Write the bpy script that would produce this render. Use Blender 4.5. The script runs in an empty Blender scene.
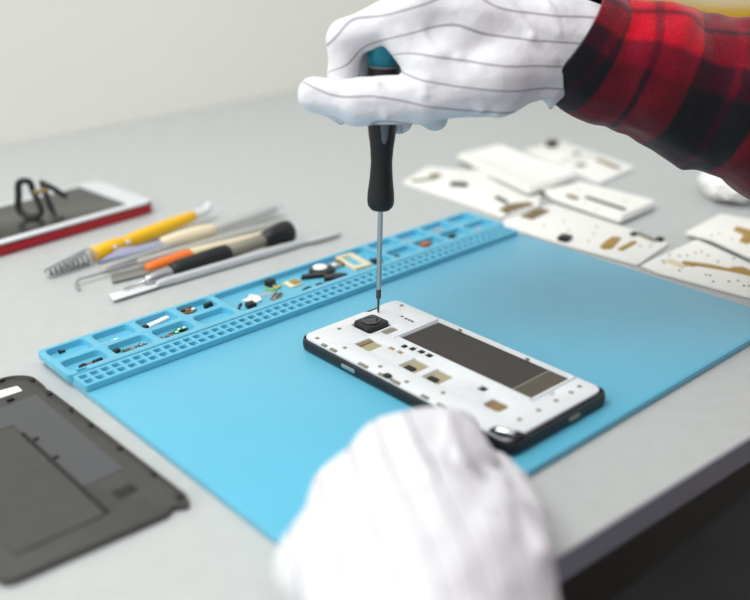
import bpy, bmesh, math, random
import numpy as np
from mathutils import Vector, Matrix, noise
random.seed(7)
S = 0.001                      # everything below is written in millimetres
PI = math.pi
scene = bpy.context.scene
COL = scene.collection

# ------------------------------------------------------------------ materials
def srgb(r, g, b):
    f = lambda c: (c/255/12.92) if c/255 <= .04045 else ((c/255+.055)/1.055)**2.4
    return (f(r), f(g), f(b), 1)

def mat(name, col, rough=.5, metal=0, var=0, vscale=60, bump=0, bscale=300, spec=.5, trans=0, alpha=1, coat=0, ior=1.45):
    m = bpy.data.materials.new(name); m.use_nodes = True
    nt = m.node_tree; b = nt.nodes['Principled BSDF']
    b.inputs['Base Color'].default_value = col
    b.inputs['Roughness'].default_value = rough
    b.inputs['Metallic'].default_value = metal
    b.inputs['Specular IOR Level'].default_value = spec
    b.inputs['Transmission Weight'].default_value = trans
    b.inputs['Coat Weight'].default_value = coat
    b.inputs['IOR'].default_value = ior
    b.inputs['Alpha'].default_value = alpha
    tc = nt.nodes.new('ShaderNodeTexCoord')
    if var:
        n = nt.nodes.new('ShaderNodeTexNoise'); n.inputs['Scale'].default_value = vscale; n.inputs['Detail'].default_value = 5
        nt.links.new(tc.outputs['Object'], n.inputs['Vector'])
        r = nt.nodes.new('ShaderNodeValToRGB')
        r.color_ramp.elements[0].position = .3; r.color_ramp.elements[1].position = .7
        r.color_ramp.elements[0].color = tuple(c*(1-var) for c in col[:3])+(1,)
        r.color_ramp.elements[1].color = tuple(min(1, c*(1+var)) for c in col[:3])+(1,)
        nt.links.new(n.outputs['Fac'], r.inputs['Fac']); nt.links.new(r.outputs['Color'], b.inputs['Base Color'])
    if bump:
        n = nt.nodes.new('ShaderNodeTexNoise'); n.inputs['Scale'].default_value = bscale; n.inputs['Detail'].default_value = 4
        nt.links.new(tc.outputs['Object'], n.inputs['Vector'])
        bp = nt.nodes.new('ShaderNodeBump'); bp.inputs['Strength'].default_value = bump; bp.inputs['Distance'].default_value = .0005
        nt.links.new(n.outputs['Fac'], bp.inputs['Height']); nt.links.new(bp.outputs['Normal'], b.inputs['Normal'])
    return m

M = dict(
    wall=mat('wall_paint', srgb(238, 237, 228), .9, var=.02, vscale=3),
    table=mat('grey_laminate', srgb(184, 188, 188), .42, var=.03, vscale=90, bump=.1, bscale=500),
    tableedge=mat('edge_band', srgb(142, 148, 160), .5),
    floor=mat('dark_floor', srgb(84, 83, 84), .6, var=.2, vscale=6),
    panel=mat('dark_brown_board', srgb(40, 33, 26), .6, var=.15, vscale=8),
    mat=mat('blue_silicone', srgb(86, 178, 209), .42, var=.015, vscale=40, bump=.05, bscale=900, spec=.5),
    black=mat('black_plastic', srgb(24, 25, 28), .38),
    rubber=mat('black_rubber', srgb(22, 23, 25), .5, bump=.1, bscale=900),
    greygrip=mat('grey_rubber', srgb(100, 106, 116), .5),
    teal=mat('teal_plastic', srgb(0, 112, 132), .35),
    whiteplastic=mat('white_plastic', srgb(219, 223, 227), .4),
    boardwhite=mat('white_frame_plastic', srgb(240, 240, 236), .5),
    cream=mat('cream_plastic', srgb(226, 214, 184), .5),
    steel=mat('brushed_steel', srgb(190, 192, 194), .3, 1),
    darksteel=mat('dark_steel', srgb(88, 88, 90), .35, 1),
    chrome=mat('chrome', srgb(225, 226, 230), .12, 1),
    gold=mat('gold_contact', srgb(178, 142, 72), .5, .35),
    brownpcb=mat('brown_flex', srgb(128, 108, 74), .5, var=.3, vscale=160),
    greypcb=mat('grey_shield', srgb(150, 146, 132), .45, .5),
    greenpcb=mat('green_board', srgb(30, 140, 84), .5),
    red=mat('red_metal', srgb(160, 14, 34), .4),
    screen=mat('dark_screen', srgb(52, 50, 48), .25),
    cover=mat('charcoal_plastic', srgb(66, 65, 63), .5, var=.08, vscale=120, bump=.08, bscale=900),
    covergrey=mat('graphite_film', srgb(76, 77, 81), .4),
    coverdark=mat('dark_recess', srgb(30, 29, 28), .6),
    battery=mat('battery_bay', srgb(58, 54, 52), .55, var=.06, vscale=200),
    batterystrip=mat('bay_strip', srgb(84, 78, 68), .5),
    simtan=mat('tan_contact', srgb(176, 166, 136), .45, .3),
    glass=mat('lens_glass', srgb(8, 8, 10), .08, coat=.5),
    yellow=mat('yellow_plastic', srgb(238, 186, 16), .35),
    mustard=mat('mustard_plastic', srgb(200, 158, 40), .5),
    orange=mat('orange_plastic', srgb(236, 118, 36), .4),
    bluegrey=mat('bluegrey_plastic', srgb(150, 154, 182), .4),
    bladegrey=mat('grey_blade', srgb(150, 148, 144), .35, .6),
    clear=mat('clear_plastic', srgb(214, 217, 220), .15, alpha=.27),
    frost=mat('frosted_plastic', srgb(196, 196, 190), .3, alpha=.8),
    silver=mat('pale_satin_metal', srgb(205, 208, 210), .4, .35),
    skin=mat('skin', srgb(214, 170, 146), .5), hair=mat('dark_hair', srgb(40, 30, 26), .6, bump=.5, bscale=200), trouser=mat('dark_grey_cloth', srgb(58, 59, 64), .9, bump=.2),
    paper=mat('white_tissue', srgb(238, 238, 238), .8),
    redbrown=mat('copper_bit', srgb(170, 96, 64), .5),
    pink=mat('pinkish_bit', srgb(214, 170, 170), .5),
    green=mat('yellowgreen_wire', srgb(150, 190, 60), .5),
)

def glove_material():
    m = bpy.data.materials.new('striped_white_cloth'); m.use_nodes = True
    nt = m.node_tree; b = nt.nodes['Principled BSDF']
    b.inputs['Roughness'].default_value = .85; b.inputs['Sheen Weight'].default_value = .25
    b.inputs['Specular IOR Level'].default_value = .25
    at = nt.nodes.new('ShaderNodeAttribute'); at.attribute_name = 'stripe'
    fr = nt.nodes.new('ShaderNodeMath'); fr.operation = 'FRACT'
    nt.links.new(at.outputs['Fac'], fr.inputs[0])
    r = nt.nodes.new('ShaderNodeValToRGB'); cr = r.color_ramp
    white = srgb(222, 222, 228); line = srgb(158, 156, 166)
    cr.elements[0].position = 0; cr.elements[0].color = white
    cr.elements[1].position = 1; cr.elements[1].color = white
    for p, c in ((.44, white), (.48, line), (.52, line), (.56, white)):
        e = cr.elements.new(p); e.color = c
    nt.links.new(fr.outputs[0], r.inputs['Fac']); nt.links.new(r.outputs['Color'], b.inputs['Base Color'])
    tc = nt.nodes.new('ShaderNodeTexCoord')
    n = nt.nodes.new('ShaderNodeTexNoise'); n.inputs['Scale'].default_value = 900; n.inputs['Detail'].default_value = 3
    nt.links.new(tc.outputs['Object'], n.inputs['Vector'])
    n2 = nt.nodes.new('ShaderNodeTexNoise'); n2.inputs['Scale'].default_value = 110; n2.inputs['Detail'].default_value = 3
    nt.links.new(tc.outputs['Object'], n2.inputs['Vector'])
    b1 = nt.nodes.new('ShaderNodeBump'); b1.inputs['Strength'].default_value = .25; b1.inputs['Distance'].default_value = .0004
    b2 = nt.nodes.new('ShaderNodeBump'); b2.inputs['Strength'].default_value = .38; b2.inputs['Distance'].default_value = .003
    nt.links.new(n.outputs['Fac'], b1.inputs['Height']); nt.links.new(n2.outputs['Fac'], b2.inputs['Height'])
    nt.links.new(b2.outputs['Normal'], b1.inputs['Normal']); nt.links.new(b1.outputs['Normal'], b.inputs['Normal'])
    return m
M['mat'].node_tree.nodes['Principled BSDF'].inputs['Sheen Weight'].default_value = .25
M['glove'] = glove_material()

def plaid_material():
    m = bpy.data.materials.new('red_black_plaid_flannel'); m.use_nodes = True
    nt = m.node_tree; b = nt.nodes['Principled BSDF']
    b.inputs['Roughness'].default_value = .95; b.inputs['Sheen Weight'].default_value = .25
    b.inputs['Sheen Roughness'].default_value = .5
    b.inputs['Specular IOR Level'].default_value = .1
    black = srgb(20, 22, 28); maroon = srgb(84, 10, 32); red = srgb(184, 8, 36); green = srgb(40, 50, 52)
    tc = nt.nodes.new('ShaderNodeTexCoord')
    wob = nt.nodes.new('ShaderNodeTexNoise'); wob.inputs['Scale'].default_value = 900; wob.inputs['Detail'].default_value = 3
    nt.links.new(tc.outputs['Object'], wob.inputs['Vector'])
    def bands(attr, period, stops, jit):
        a = nt.nodes.new('ShaderNodeAttribute'); a.attribute_name = attr
        j = nt.nodes.new('ShaderNodeMath'); j.operation = 'MULTIPLY_ADD'; j.inputs[1].default_value = jit; 
        nt.links.new(wob.outputs['Fac'], j.inputs[0]); nt.links.new(a.outputs['Fac'], j.inputs[2])
        d = nt.nodes.new('ShaderNodeMath'); d.operation = 'DIVIDE'; d.inputs[1].default_value = period
        nt.links.new(j.outputs[0], d.inputs[0])
        f = nt.nodes.new('ShaderNodeMath'); f.operation = 'FRACT'; nt.links.new(d.outputs[0], f.inputs[0])
        r = nt.nodes.new('ShaderNodeValToRGB'); cr = r.color_ramp; cr.interpolation = 'LINEAR'
        pts = []
        for i, (p, c) in enumerate(stops):
            nx = stops[i+1][0] if i+1 < len(stops) else period
            pts += [(p/period+.006, c), (nx/period-.006, c)]
        cr.elements[0].position = pts[0][0]; cr.elements[0].color = pts[0][1]
        cr.elements[1].position = pts[-1][0]; cr.elements[1].color = pts[-1][1]
        for p, c in pts[1:-1]:
            e = cr.elements.new(p); e.color = c
        nt.links.new(f.outputs[0], r.inputs['Fac'])
        return r
    A = bands('along', 136, [(0, black), (10, maroon), (13, black), (20, red), (38, maroon), (42, red), (64, black), (84, maroon), (88, black), (104, red)], 1.6)
    B = bands('around', 250, [(0, red), (20, maroon), (24, red), (44, maroon), (60, black), (99, maroon), (104, black), (110, maroon), (134, black), (160, red), (200, black), (232, red)], 1.6)
    mx = nt.nodes.new('ShaderNodeMix'); mx.data_type = 'RGBA'; mx.inputs['Factor'].default_value = .62
    nt.links.new(A.outputs['Color'], mx.inputs['A']); nt.links.new(B.outputs['Color'], mx.inputs['B'])
    dk = nt.nodes.new('ShaderNodeMix'); dk.data_type = 'RGBA'; dk.blend_type = 'DARKEN'; dk.inputs['Factor'].default_value = 1
    nt.links.new(A.outputs['Color'], dk.inputs['A']); nt.links.new(B.outputs['Color'], dk.inputs['B'])
    m2 = nt.nodes.new('ShaderNodeMix'); m2.data_type = 'RGBA'; m2.inputs['Factor'].default_value = .45
    nt.links.new(mx.outputs['Result'], m2.inputs['A']); nt.links.new(dk.outputs['Result'], m2.inputs['B']); mx = m2
    n = nt.nodes.new('ShaderNodeTexNoise'); n.inputs['Scale'].default_value = 700; n.inputs['Detail'].default_value = 4
    nt.links.new(tc.outputs['Object'], n.inputs['Vector'])
    mp = nt.nodes.new('ShaderNodeMapRange'); mp.inputs['From Min'].default_value = .3; mp.inputs['From Max'].default_value = .7
    mp.inputs['To Min'].default_value = .72; mp.inputs['To Max'].default_value = 1.25
    nt.links.new(n.outputs['Fac'], mp.inputs['Value'])
    mu = nt.nodes.new('ShaderNodeMix'); mu.data_type = 'RGBA'; mu.blend_type = 'MULTIPLY'; mu.inputs['Factor'].default_value = 1
    nt.links.new(mx.outputs['Result'], mu.inputs['A']); nt.links.new(mp.outputs['Result'], mu.inputs['B'])
    nt.links.new(mu.outputs['Result'], b.inputs['Base Color'])
    bp = nt.nodes.new('ShaderNodeBump'); bp.inputs['Strength'].default_value = .5; bp.inputs['Distance'].default_value = .0008
    nt.links.new(n.outputs['Fac'], bp.inputs['Height']); nt.links.new(bp.outputs['Normal'], b.inputs['Normal'])
    return m
M['plaid'] = plaid_material()

# ------------------------------------------------------------------ object helpers
def link(name, me, m, parent=None, loc=None, rz=0, smooth=False):
    if m: me.materials.append(m)
    if smooth:
        me.polygons.foreach_set('use_smooth', [True]*len(me.polygons))
    o = bpy.data.objects.new(name, me); COL.objects.link(o)
    if parent: o.parent = parent
    if loc: o.location = Vector(loc)*S
    o.rotation_euler.z = rz
    return o

def obj(name, bm, m, parent=None, loc=None, rz=0, smooth=None, label=None):
    bmesh.ops.scale(bm, vec=(S, S, S), verts=bm.verts)
    bmesh.ops.recalc_face_normals(bm, faces=bm.faces)
    me = bpy.data.meshes.new(name); bm.to_mesh(me); bm.free()
    o = link(name, me, M[m] if isinstance(m, str) else m, parent, loc, rz, False)
    if smooth is not None:
        me.polygons.foreach_set('use_smooth', [True]*len(me.polygons))
        me.set_sharp_from_angle(angle=math.radians(smooth))
    if label: o['label'] = label
    return o

def tag(o, label, cat, group=None, kind=None):
    o['label'] = label; o['category'] = cat
    if group: o['group'] = group
    if kind: o['kind'] = kind
    return o

def thing(name, label, cat, loc=(0, 0, 0), rz=0, group=None):
    o = bpy.data.objects.new(name, None); COL.objects.link(o)
    o.empty_display_size = .01
    o.location = Vector(loc)*S; o.rotation_euler.z = rz
    return tag(o, label, cat, group)

def structure(o):
    o['kind'] = 'structure'; return o

def add_box(bm, x0, x1, y0, y1, z0, z1, bev=0, seg=2):
    r = bmesh.ops.create_cube(bm, size=1)
    vs = r['verts']
    for v in vs:
        v.co = Vector(((x0+x1)/2+v.co.x*(x1-x0), (y0+y1)/2+v.co.y*(y1-y0), (z0+z1)/2+v.co.z*(z1-z0)))
    if bev:
        es = list({e for v in vs for e in v.link_edges})
        bmesh.ops.bevel(bm, geom=es, offset=bev, segments=seg, profile=.5, affect='EDGES')
    return bm

def box(*a, **k):
    return add_box(bmesh.new(), *a, **k)

def rrect(x0, x1, y0, y1, r, seg=5):
    r = max(.01, min(r, (x1-x0)/2-.001, (y1-y0)/2-.001))
    pts = []
    for cx, cy, a0 in ((x1-r, y1-r, 0), (x0+r, y1-r, PI/2), (x0+r, y0+r, PI), (x1-r, y0+r, 3*PI/2)):
        for i in range(seg+1):
            a = a0+PI/2*i/seg
            pts.append((cx+r*math.cos(a), cy+r*math.sin(a)))
    return pts

def round_poly(pts, r, seg=4):
    """round the corners of a polygon; r a number or one per corner"""
    n = len(pts); out = []
    for i in range(n):
        p = Vector(pts[i]); a = Vector(pts[i-1])-p; b = Vector(pts[(i+1) % n])-p
        ri = r[i] if isinstance(r, (list, tuple)) else r
        q = min(ri, a.length*.45, b.length*.45)
        if q < .05: out.append(tuple(p)); continue
        A = p+a.normalized()*q; B = p+b.normalized()*q
        for k in range(seg+1):
            t = k/seg
            c = A*(1-t)**2+p*2*t*(1-t)+B*t*t
            out.append((c.x, c.y))
    return out

def offset_poly(pts, d):
    """inward offset for d>0 (counter-clockwise polygons)"""
    n = len(pts); out = []
    for i in range(n):
        p = Vector(pts[i]); a = (p-Vector(pts[i-1])); b = (Vector(pts[(i+1) % n])-p)
        if a.length < 1e-6: a = b
        if b.length < 1e-6: b = a
        a.normalize(); b.normalize()
        na = Vector((-a.y, a.x)); nb = Vector((-b.y, b.x)); m = na+nb
        if m.length < 1e-4: m = na
        m.normalize(); c = max(.35, m.dot(na))
        q = p+m*(d/c); out.append((q.x, q.y))
    return out

def loop_verts(bm, pts, z):
    return [bm.verts.new((p[0], p[1], z)) for p in pts]

def bridge(bm, A, B):
    n = len(A)
    for i in range(n):
        bm.faces.new((A[i], A[(i+1) % n], B[(i+1) % n], B[i]))

def add_prism(bm, pts, z0, z1, bev=.4):
    area = sum(pts[i-1][0]*pts[i][1]-pts[i][0]*pts[i-1][1] for i in range(len(pts)))
    if area < 0: pts = pts[::-1]
    bev = min(bev, (z1-z0)*.45)
    prof = [(bev, z0), (bev*.3, z0+bev*.3), (0, z0+bev), (0, z1-bev), (bev*.3, z1-bev*.3), (bev, z1)] if bev > 0 else [(0, z0), (0, z1)]
    loops = [loop_verts(bm, offset_poly(pts, d), z) for d, z in prof]
    for a, b in zip(loops, loops[1:]): bridge(bm, a, b)
    bm.faces.new(loops[-1]); bm.faces.new(loops[0][::-1])
    return bm

def prism(*a, **k): return add_prism(bmesh.new(), *a, **k)

def well_slab(outer, wells, z0, z1, fl, wedge=.7):
    """slab with rounded top edges and sunk wells; wells = list of (polygon ccw, floor z)"""
    bm = bmesh.new()
    b = wedge
    lo = [loop_verts(bm, offset_poly(outer, d), z) for d, z in ((.3, z0), (0, z0+.3), (0, z1-b), (b*.3, z1-b*.3), (b, z1))]
    for a, c in zip(lo, lo[1:]): bridge(bm, a, c)
    bm.faces.new(lo[0][::-1])
    tops = [lo[-1]]
    for pts, zf in wells:
        prof = [(-.45, z1), (-.13, z1-.13), (0, z1-.45), (.15, zf+.5), (.3, zf+.15), (.7, zf)]
        l = [loop_verts(bm, offset_poly(pts, d), z) for d, z in prof]
        for a, c in zip(l, l[1:]): bridge(bm, a, c)
        bm.faces.new(l[-1]); tops.append(l[0])
    es = []
    for t in tops:
        for i in range(len(t)):
            e = bm.edges.get((t[i], t[(i+1) % len(t)]))
            es.append(e)
    bmesh.ops.triangle_fill(bm, use_beauty=True, use_dissolve=False, edges=es, normal=(0, 0, 1))
    return bm

def frame_of(d):
    d = Vector(d).normalized()
    up = Vector((0, 0, 1)) if abs(d.z) < .95 else Vector((1, 0, 0))
    s = d.cross(up).normalized(); u = s.cross(d).normalized()
    return d, s, u

def add_lathe(bm, p0, p1, prof, seg=24, flat=1.0):
    """revolve (t, r) along p0->p1; t in mm from p0. flat squashes the vertical."""
    p0 = Vector(p0); p1 = Vector(p1); d, s, u = frame_of(p1-p0)
    rings = []
    for t, r in prof:
        c = p0+d*t
        rings.append([bm.verts.new(c+s*(r*math.cos(2*PI*i/seg))+u*(r*flat*math.sin(2*PI*i/seg))) for i in range(seg)])
    for a, b in zip(rings, rings[1:]): bridge(bm, a, b)
    bm.faces.new(rings[0][::-1]); bm.faces.new(rings[-1])
    return bm

def lathe(*a, **k): return add_lathe(bmesh.new(), *a, **k)

def catmull(pts, n=8, closed=False):
    P = [Vector(p) for p in pts]; out = []; m = len(P)
    rng = range(m if closed else m-1)
    for i in rng:
        if closed: a, b, c, d = P[(i-1) % m], P[i], P[(i+1) % m], P[(i+2) % m]
        else: a, b, c, d = P[max(i-1, 0)], P[i], P[i+1], P[min(i+2, m-1)]
        for k in range(n):
            t = k/n
            out.append(.5*((2*b)+(c-a)*t+(2*a-5*b+4*c-d)*t*t+(3*b-a-3*c+d)*t**3))
    if not closed: out.append(P[-1])
    return out

def add_tube(bm, pts, r, seg=10, closed=False, n=6, sq=(1, 1)):
    P = catmull(pts, n, closed)
    rings = []; prev = None
    for i, p in enumerate(P):
        if closed: d = P[(i+1) % len(P)]-P[i-1]
        else: d = P[min(i+1, len(P)-1)]-P[max(i-1, 0)]
        d.normalize()
        if prev is None:
            _, s, u = frame_of(d)
        else:
            s = (prev-d*prev.dot(d)).normalized(); u = s.cross(d).normalized()
        prev = s
        rr = r(i/(len(P)-1)) if callable(r) else r
        rings.append([bm.verts.new(p+s*(rr*sq[0]*math.cos(2*PI*k/seg))+u*(rr*sq[1]*math.sin(2*PI*k/seg))) for k in range(seg)])
    for a, b in zip(rings, rings[1:]): bridge(bm, a, b)
    if closed: bridge(bm, rings[-1], rings[0])
    else:
        bm.faces.new(rings[0][::-1]); bm.faces.new(rings[-1])
    return bm

def tube(*a, **k): return add_tube(bmesh.new(), *a, **k)

def torus(c, R, r, seg=40, ring=12, h=1):
    bm = bmesh.new(); rings = []
    for i in range(seg):
        a = 2*PI*i/seg
        rings.append([bm.verts.new((c[0]+(R+r*math.cos(2*PI*k/ring))*math.cos(a), c[1]+(R+r*math.cos(2*PI*k/ring))*math.sin(a), c[2]+h*math.sin(2*PI*k/ring))) for k in range(ring)])
    for i in range(seg): bridge(bm, rings[i], rings[(i+1) % seg])
    return bm

# ------------------------------------------------------------------ the setting
T = 15                                   # worktop thickness, worktop surface is z = 0
wall = obj('wall_back', box(-1800, 3400, 756, 856, -740, 1700), 'wall'); structure(wall)
lft = obj('wall_left', box(-1900, -1800, -1800, 856, -740, 1700), 'wall'); structure(lft)
fl = obj('floor', box(-1900, 3400, -1800, 856, -760, -740), 'floor'); structure(fl)

wb = thing('workbench', 'long grey laminate workbench with the blue mat and phones on it', 'workbench', (300, 355, -740))
def part(name, bm, m, parent, label=None, smooth=None):
    """bm in world mm; the part keeps world place under its parent"""
    o = obj(name, bm, m, parent, smooth=smooth, label=label)
    o.matrix_parent_inverse = Matrix.LocRotScale(parent.location, parent.rotation_euler, None).inverted()
    return o
yf = lambda x: -43.0-.050*(x-73.5)      # the front edge runs slightly askew
part('worktop', prism([(-1100, yf(-1100)), (2600, yf(2600)), (2600, 755), (-1100, 755)], -T, 0, .8), 'table', wb)
part('edge_band', prism([(-1100, yf(-1100)-.9), (2600, yf(2600)-.9), (2600, yf(2600)+.05), (-1100, yf(-1100)+.05)], -T, -.6, .3), 'tableedge', wb, 'darker grey front edge band')
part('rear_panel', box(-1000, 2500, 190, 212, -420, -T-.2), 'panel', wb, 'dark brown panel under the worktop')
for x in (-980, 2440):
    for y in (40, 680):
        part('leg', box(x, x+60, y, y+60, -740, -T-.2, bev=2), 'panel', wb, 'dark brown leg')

# ------------------------------------------------------------------ blue repair mat
mt = thing('repair_mat', 'bright blue silicone repair mat with parts compartments under the opened phone', 'mat', (175, 132, 0))
part('work_sheet', prism(rrect(-.5, 349.5, 0, 264, 4), .05, 4, .5), 'mat', mt, smooth=40)
wells = []
def well(x0, x1, y0, y1, r=3.2, f=4.6): wells.append((rrect(x0, x1, y0, y1, r), f))
for i in range(4):
    x = .6+28.25*i
    well(x, x+23.6, 246.3, 260.9); well(x, x+23.6, 227.6, 241.6)
well(113.2, 239, 227.6, 260.9)
for i in range(4):
    x = 242.6+26.4*i
    well(x, x+22.6, 245.6, 260.6); well(x, x+22.6, 227.6, 241.4)
well(3, 9, 223.6, 226.2, .8, 6.5)
part('parts_tray', well_slab(rrect(-3, 350.2, 222.6, 264.2, 3.5), wells, 4.05, 8.4, 4.6), 'mat', mt, smooth=35)
cells = []
for i in range(53):
    for j in range(2):
        cells.append((rrect(.9+6.47*i, 5.4+6.47*i, 208.9+6.5*j, 213.2+6.5*j, .7, 2), 4.6))
part('screw_cell_strip', well_slab(rrect(-1.2, 345.2, 206.4, 222.2, 1.4), cells, 4.05, 8.0, 4.6, .5), 'mat', mt, smooth=35)

# ------------------------------------------------------------------ opened phone
PZ = 4.0
ph = thing('smartphone', 'opened black smartphone with white inner frame lying on the blue mat', 'phone', (151, 92, PZ))
X0, X1, Y0, Y1 = 112.4, 189.2, 11.2, 170.7
body = rrect(X0, X1, Y0, Y1, 6.5, 8)
bm = bmesh.new()
prof = [(2.2, 4.05), (.9, 4.4), (.25, 5.4), (0, 7), (0, 8.8), (.25, 9.9), (.7, 10.4)]
L = [loop_verts(bm, offset_poly(body, d), z) for d, z in prof]
for a, b in zip(L, L[1:]): bridge(bm, a, b)
bm.faces.new(L[0][::-1]); bm.faces.new(L[-1])
part('bezel', bm, 'black', ph, 'black outer bezel', smooth=40)
# thin bright rim along the edge of the bezel
rim = bmesh.new()
o1 = offset_poly(body, .55); o2 = offset_poly(body, 1.15)
a = loop_verts(rim, o1, 10.3); b = loop_verts(rim, o1, 11.1); c = loop_verts(rim, o2, 11.1); d = loop_verts(rim, o2, 10.3)
bridge(rim, a, b); bridge(rim, b, c); bridge(rim, c, d); bridge(rim, d, a)
part('rim', rim, 'darksteel', ph, 'thin metal rim')
# white frame with its openings, notch in the top edge
fr_out = [(X0+1.9, Y0+3.2), (X1-1.9, Y0+3.2), (X1-1.9, Y1-1.6), (177, Y1-1.2), (172.5, Y1-1.6), (170.3, Y1-3.6), (163.5, Y1-3.8), (161, Y1-1.6), (X0+1.9, Y1-1.6)]
fr_out = round_poly(fr_out, [6.5, 6.5, 6.5, 1, 1, 1, 1, 1, 6.5], 6)
wl = []
def op(x0, x1, y0, y1, r=.8, f=10.6): wl.append((rrect(x0, x1, y0, y1, r, 4), f))
op(152.6, 184.6, 33.2, 129.2, 1.2, 10.5)          # battery bay
op(128.8, 140.2, 127.6, 140.2)                    # slot beside the camera
op(129.2, 141.8, 92, 104.6, .6); op(129.4, 142.2, 75, 87.2, .6)
op(131, 140, 35, 46, 2.2)
op(141, 146, 54, 58.6, .5)
op(150, 160, 136.6, 142.2, 1.4)
op(143.4, 160.4, 143.8, 160.6, 1.6)
op(145.5, 149, 117.2, 120.2, .5); op(146.5, 150.5, 111.6, 115, .5); op(147.6, 151, 105.5, 109.5, .5); op(147.6, 151.2, 99.5, 103.5, .5)
op(139, 142.3, 119.6, 123.6, .5); op(139.2, 142.6, 113.2, 117.2, .5)
op(172.4, 174.4, 147.6, 149.6, .9)
for k in range(3): op(172, 173.8, 138.4+2.6*k, 140.4+2.6*k, .5)
op(163, 167, 27.6, 29.6, .5)
part('inner_frame', well_slab(fr_out, wl, 10.42, 12.2, 10.6, .35), 'whiteplastic', ph, 'white inner frame', smooth=35)
for k in range(3): part('contact_dot', box(172.1, 173.7, 138.5+2.6*k, 140.3+2.6*k, 10.65, 11.9, .1), 'coverdark', ph, 'dark contact dot')
part('contact_dot', box(172.5, 174.3, 147.7, 149.5, 10.65, 11.9, .1), 'coverdark', ph, 'dark contact dot')
# raised edge of the bay
rb = bmesh.new()
for r_ in ((150.6, 152.2, 31.4, 130.8), (185.0, 186.4, 31.4, 130.8), (150.6, 186.4, 30.8, 32.4), (149.2, 186.4, 129.8, 131.2)):
    add_box(rb, r_[0], r_[1], r_[2], r_[3], 12.15, 12.9, .25)
part('bay_rim', rb, 'whiteplastic', ph, smooth=40)
br = part('battery_bay', prism(rrect(153.4, 183.8, 34, 128.4, .8), 10.55, 11.5, .2), 'battery', ph, 'charcoal battery bay')
part('bay_strip', prism(rrect(153.9, 183.4, 34.5, 45, .4), 11.52, 11.62, .02), 'batterystrip', ph, 'lighter strip at the bay end')
part('bay_line', box(153.9, 183.4, 45.5, 46.6, 11.52, 11.64), 'greypcb', ph)
# camera module
cam = part('camera_module', prism(round_poly([(144, 146), (146, 144.4), (158, 144.4), (160, 146), (160, 158.4), (158, 160), (146, 160), (144, 158.4)], .6), 10.65, 14.6, .9), 'black', ph, 'black square camera module', smooth=40)
def sub(name, bm, m, parent, smooth=None, label=None):
    o = obj(name, bm, m, parent, smooth=smooth, label=label)
    mats = Matrix.LocRotScale(ph.location, None, None)
    o.matrix_parent_inverse = (parent_world(parent)).inverted()
    return o
def parent_world(o):
    m = o.matrix_basis.copy()
    if o.parent: m = parent_world(o.parent) @ o.matrix_parent_inverse @ m
    return m
sub('lens', lathe((152, 152.2, 14.55), (152, 152.2, 16), [(0, 5.6), (.5, 5.6), (.7, 5.3), (.7, 4.2), (.45, 3.9), (.5, 2)], 28), 'glass', cam, 40)
# connectors and contacts
part('sim_contact', box(129.7, 141.3, 92.5, 104.1, 10.65, 11.1, .1), 'simtan', ph, 'tan card slot contact')
part('sim_contact', box(129.9, 141.7, 75.5, 86.7, 10.65, 11.1, .1), 'simtan', ph, 'tan card slot contact')
for (x, y) in ((130, 93.4), (130.2, 76.4)):
    part('slot_latch', prism(rrect(x, x+4.2, y+2, y+8.2, .8), 11.12, 11.9, .2), 'coverdark', ph, 'dark latch in the card slot')
part('contact_plate', box(129.3, 139.7, 128.1, 136.2, 10.65, 11.2, .1), 'simtan', ph, 'tan contact plate')
part('connector', box(129.3, 139.7, 136.5, 139.8, 10.65, 11.6, .2), 'brownpcb', ph, 'dark connector')
part('speaker_grille', prism(rrect(131.4, 139.6, 35.4, 45.6, 2), 10.65, 11.4, .2), 'brownpcb', ph, 'brown grille')
part('flash_window', prism(rrect(150.4, 159.6, 137, 141.8, 1.2), 10.65, 11.6, .2), 'greypcb', ph, 'grey flash window')
part('connector', box(141.3, 145.7, 54.3, 58.3, 10.65, 11.4, .2), 'coverdark', ph, 'small dark connector')
for k, (x, y) in enumerate(((145.9, 117.5), (147, 112), (148, 106), (148, 100))):
    part('battery_contact', box(x, x+2.6, y, y+2.8, 10.65, 12.4, .3), 'coverdark', ph, 'dark battery contact')
for (x, y) in ((139.3, 120), (139.5, 113.6)):
    part('contact_pad', box(x, x+2.7, y, y+3.2, 10.65, 11.6, .2), 'gold', ph, 'gold contact pad')
for (x, y) in ((118, 160), (183.5, 160), (118.5, 24), (184.4, 62), (125, 67), (121, 110), (184.6, 112), (160, 23), (146.5, 23), (133, 23.5), (172, 23), (180, 24), (119.6, 88), (121.6, 140), (135, 161)):
    part('screw', lathe((x, y, 12.1), (x, y, 13), [(0, 1.3), (.35, 1.3), (.5, 1), (.42, .4)], 14), 'greypcb', ph, 'small screw', smooth=40)
for (y, w) in ((150, 4), (142, 5), (117, 7), (102, 5), (92, 7), (70, 5), (58, 6), (44, 5)):
    part('clip', box(114.1, 116, y-w/2, y+w/2, 12.1, 13.0, .25), 'greypcb', ph, 'edge clip')
part('edge_latch', prism(rrect(114.2, 118, 96.6, 101.2, 1.2), 12.15, 13.4, .3), 'coverdark', ph, 'dark edge latch')
sb = part('side_button', prism(rrect(0, 11, 0, 2.2, .9), 0, .9, .25), 'steel', ph, 'bright side button')
sb.matrix_parent_inverse = Matrix.Identity(4)
sb.rotation_euler = (PI/2, 0, -PI/2); sb.location = Vector((112.65-151, 131.8-92, 7-PZ))*S
ub = part('usb_port', prism(rrect(155.8, 164.0, 6.6, 9.2, 1), 0, .5, .1), 'greypcb', ph, 'grey charging port')
ub.data.transform(Matrix.Translation((-.160, -.0079, 0))); ub.matrix_parent_inverse = Matrix.Identity(4)
ub.rotation_euler = (PI/2, 0, 0); ub.location = Vector((160-151, 11.35-92, 7.9-PZ))*S
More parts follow.
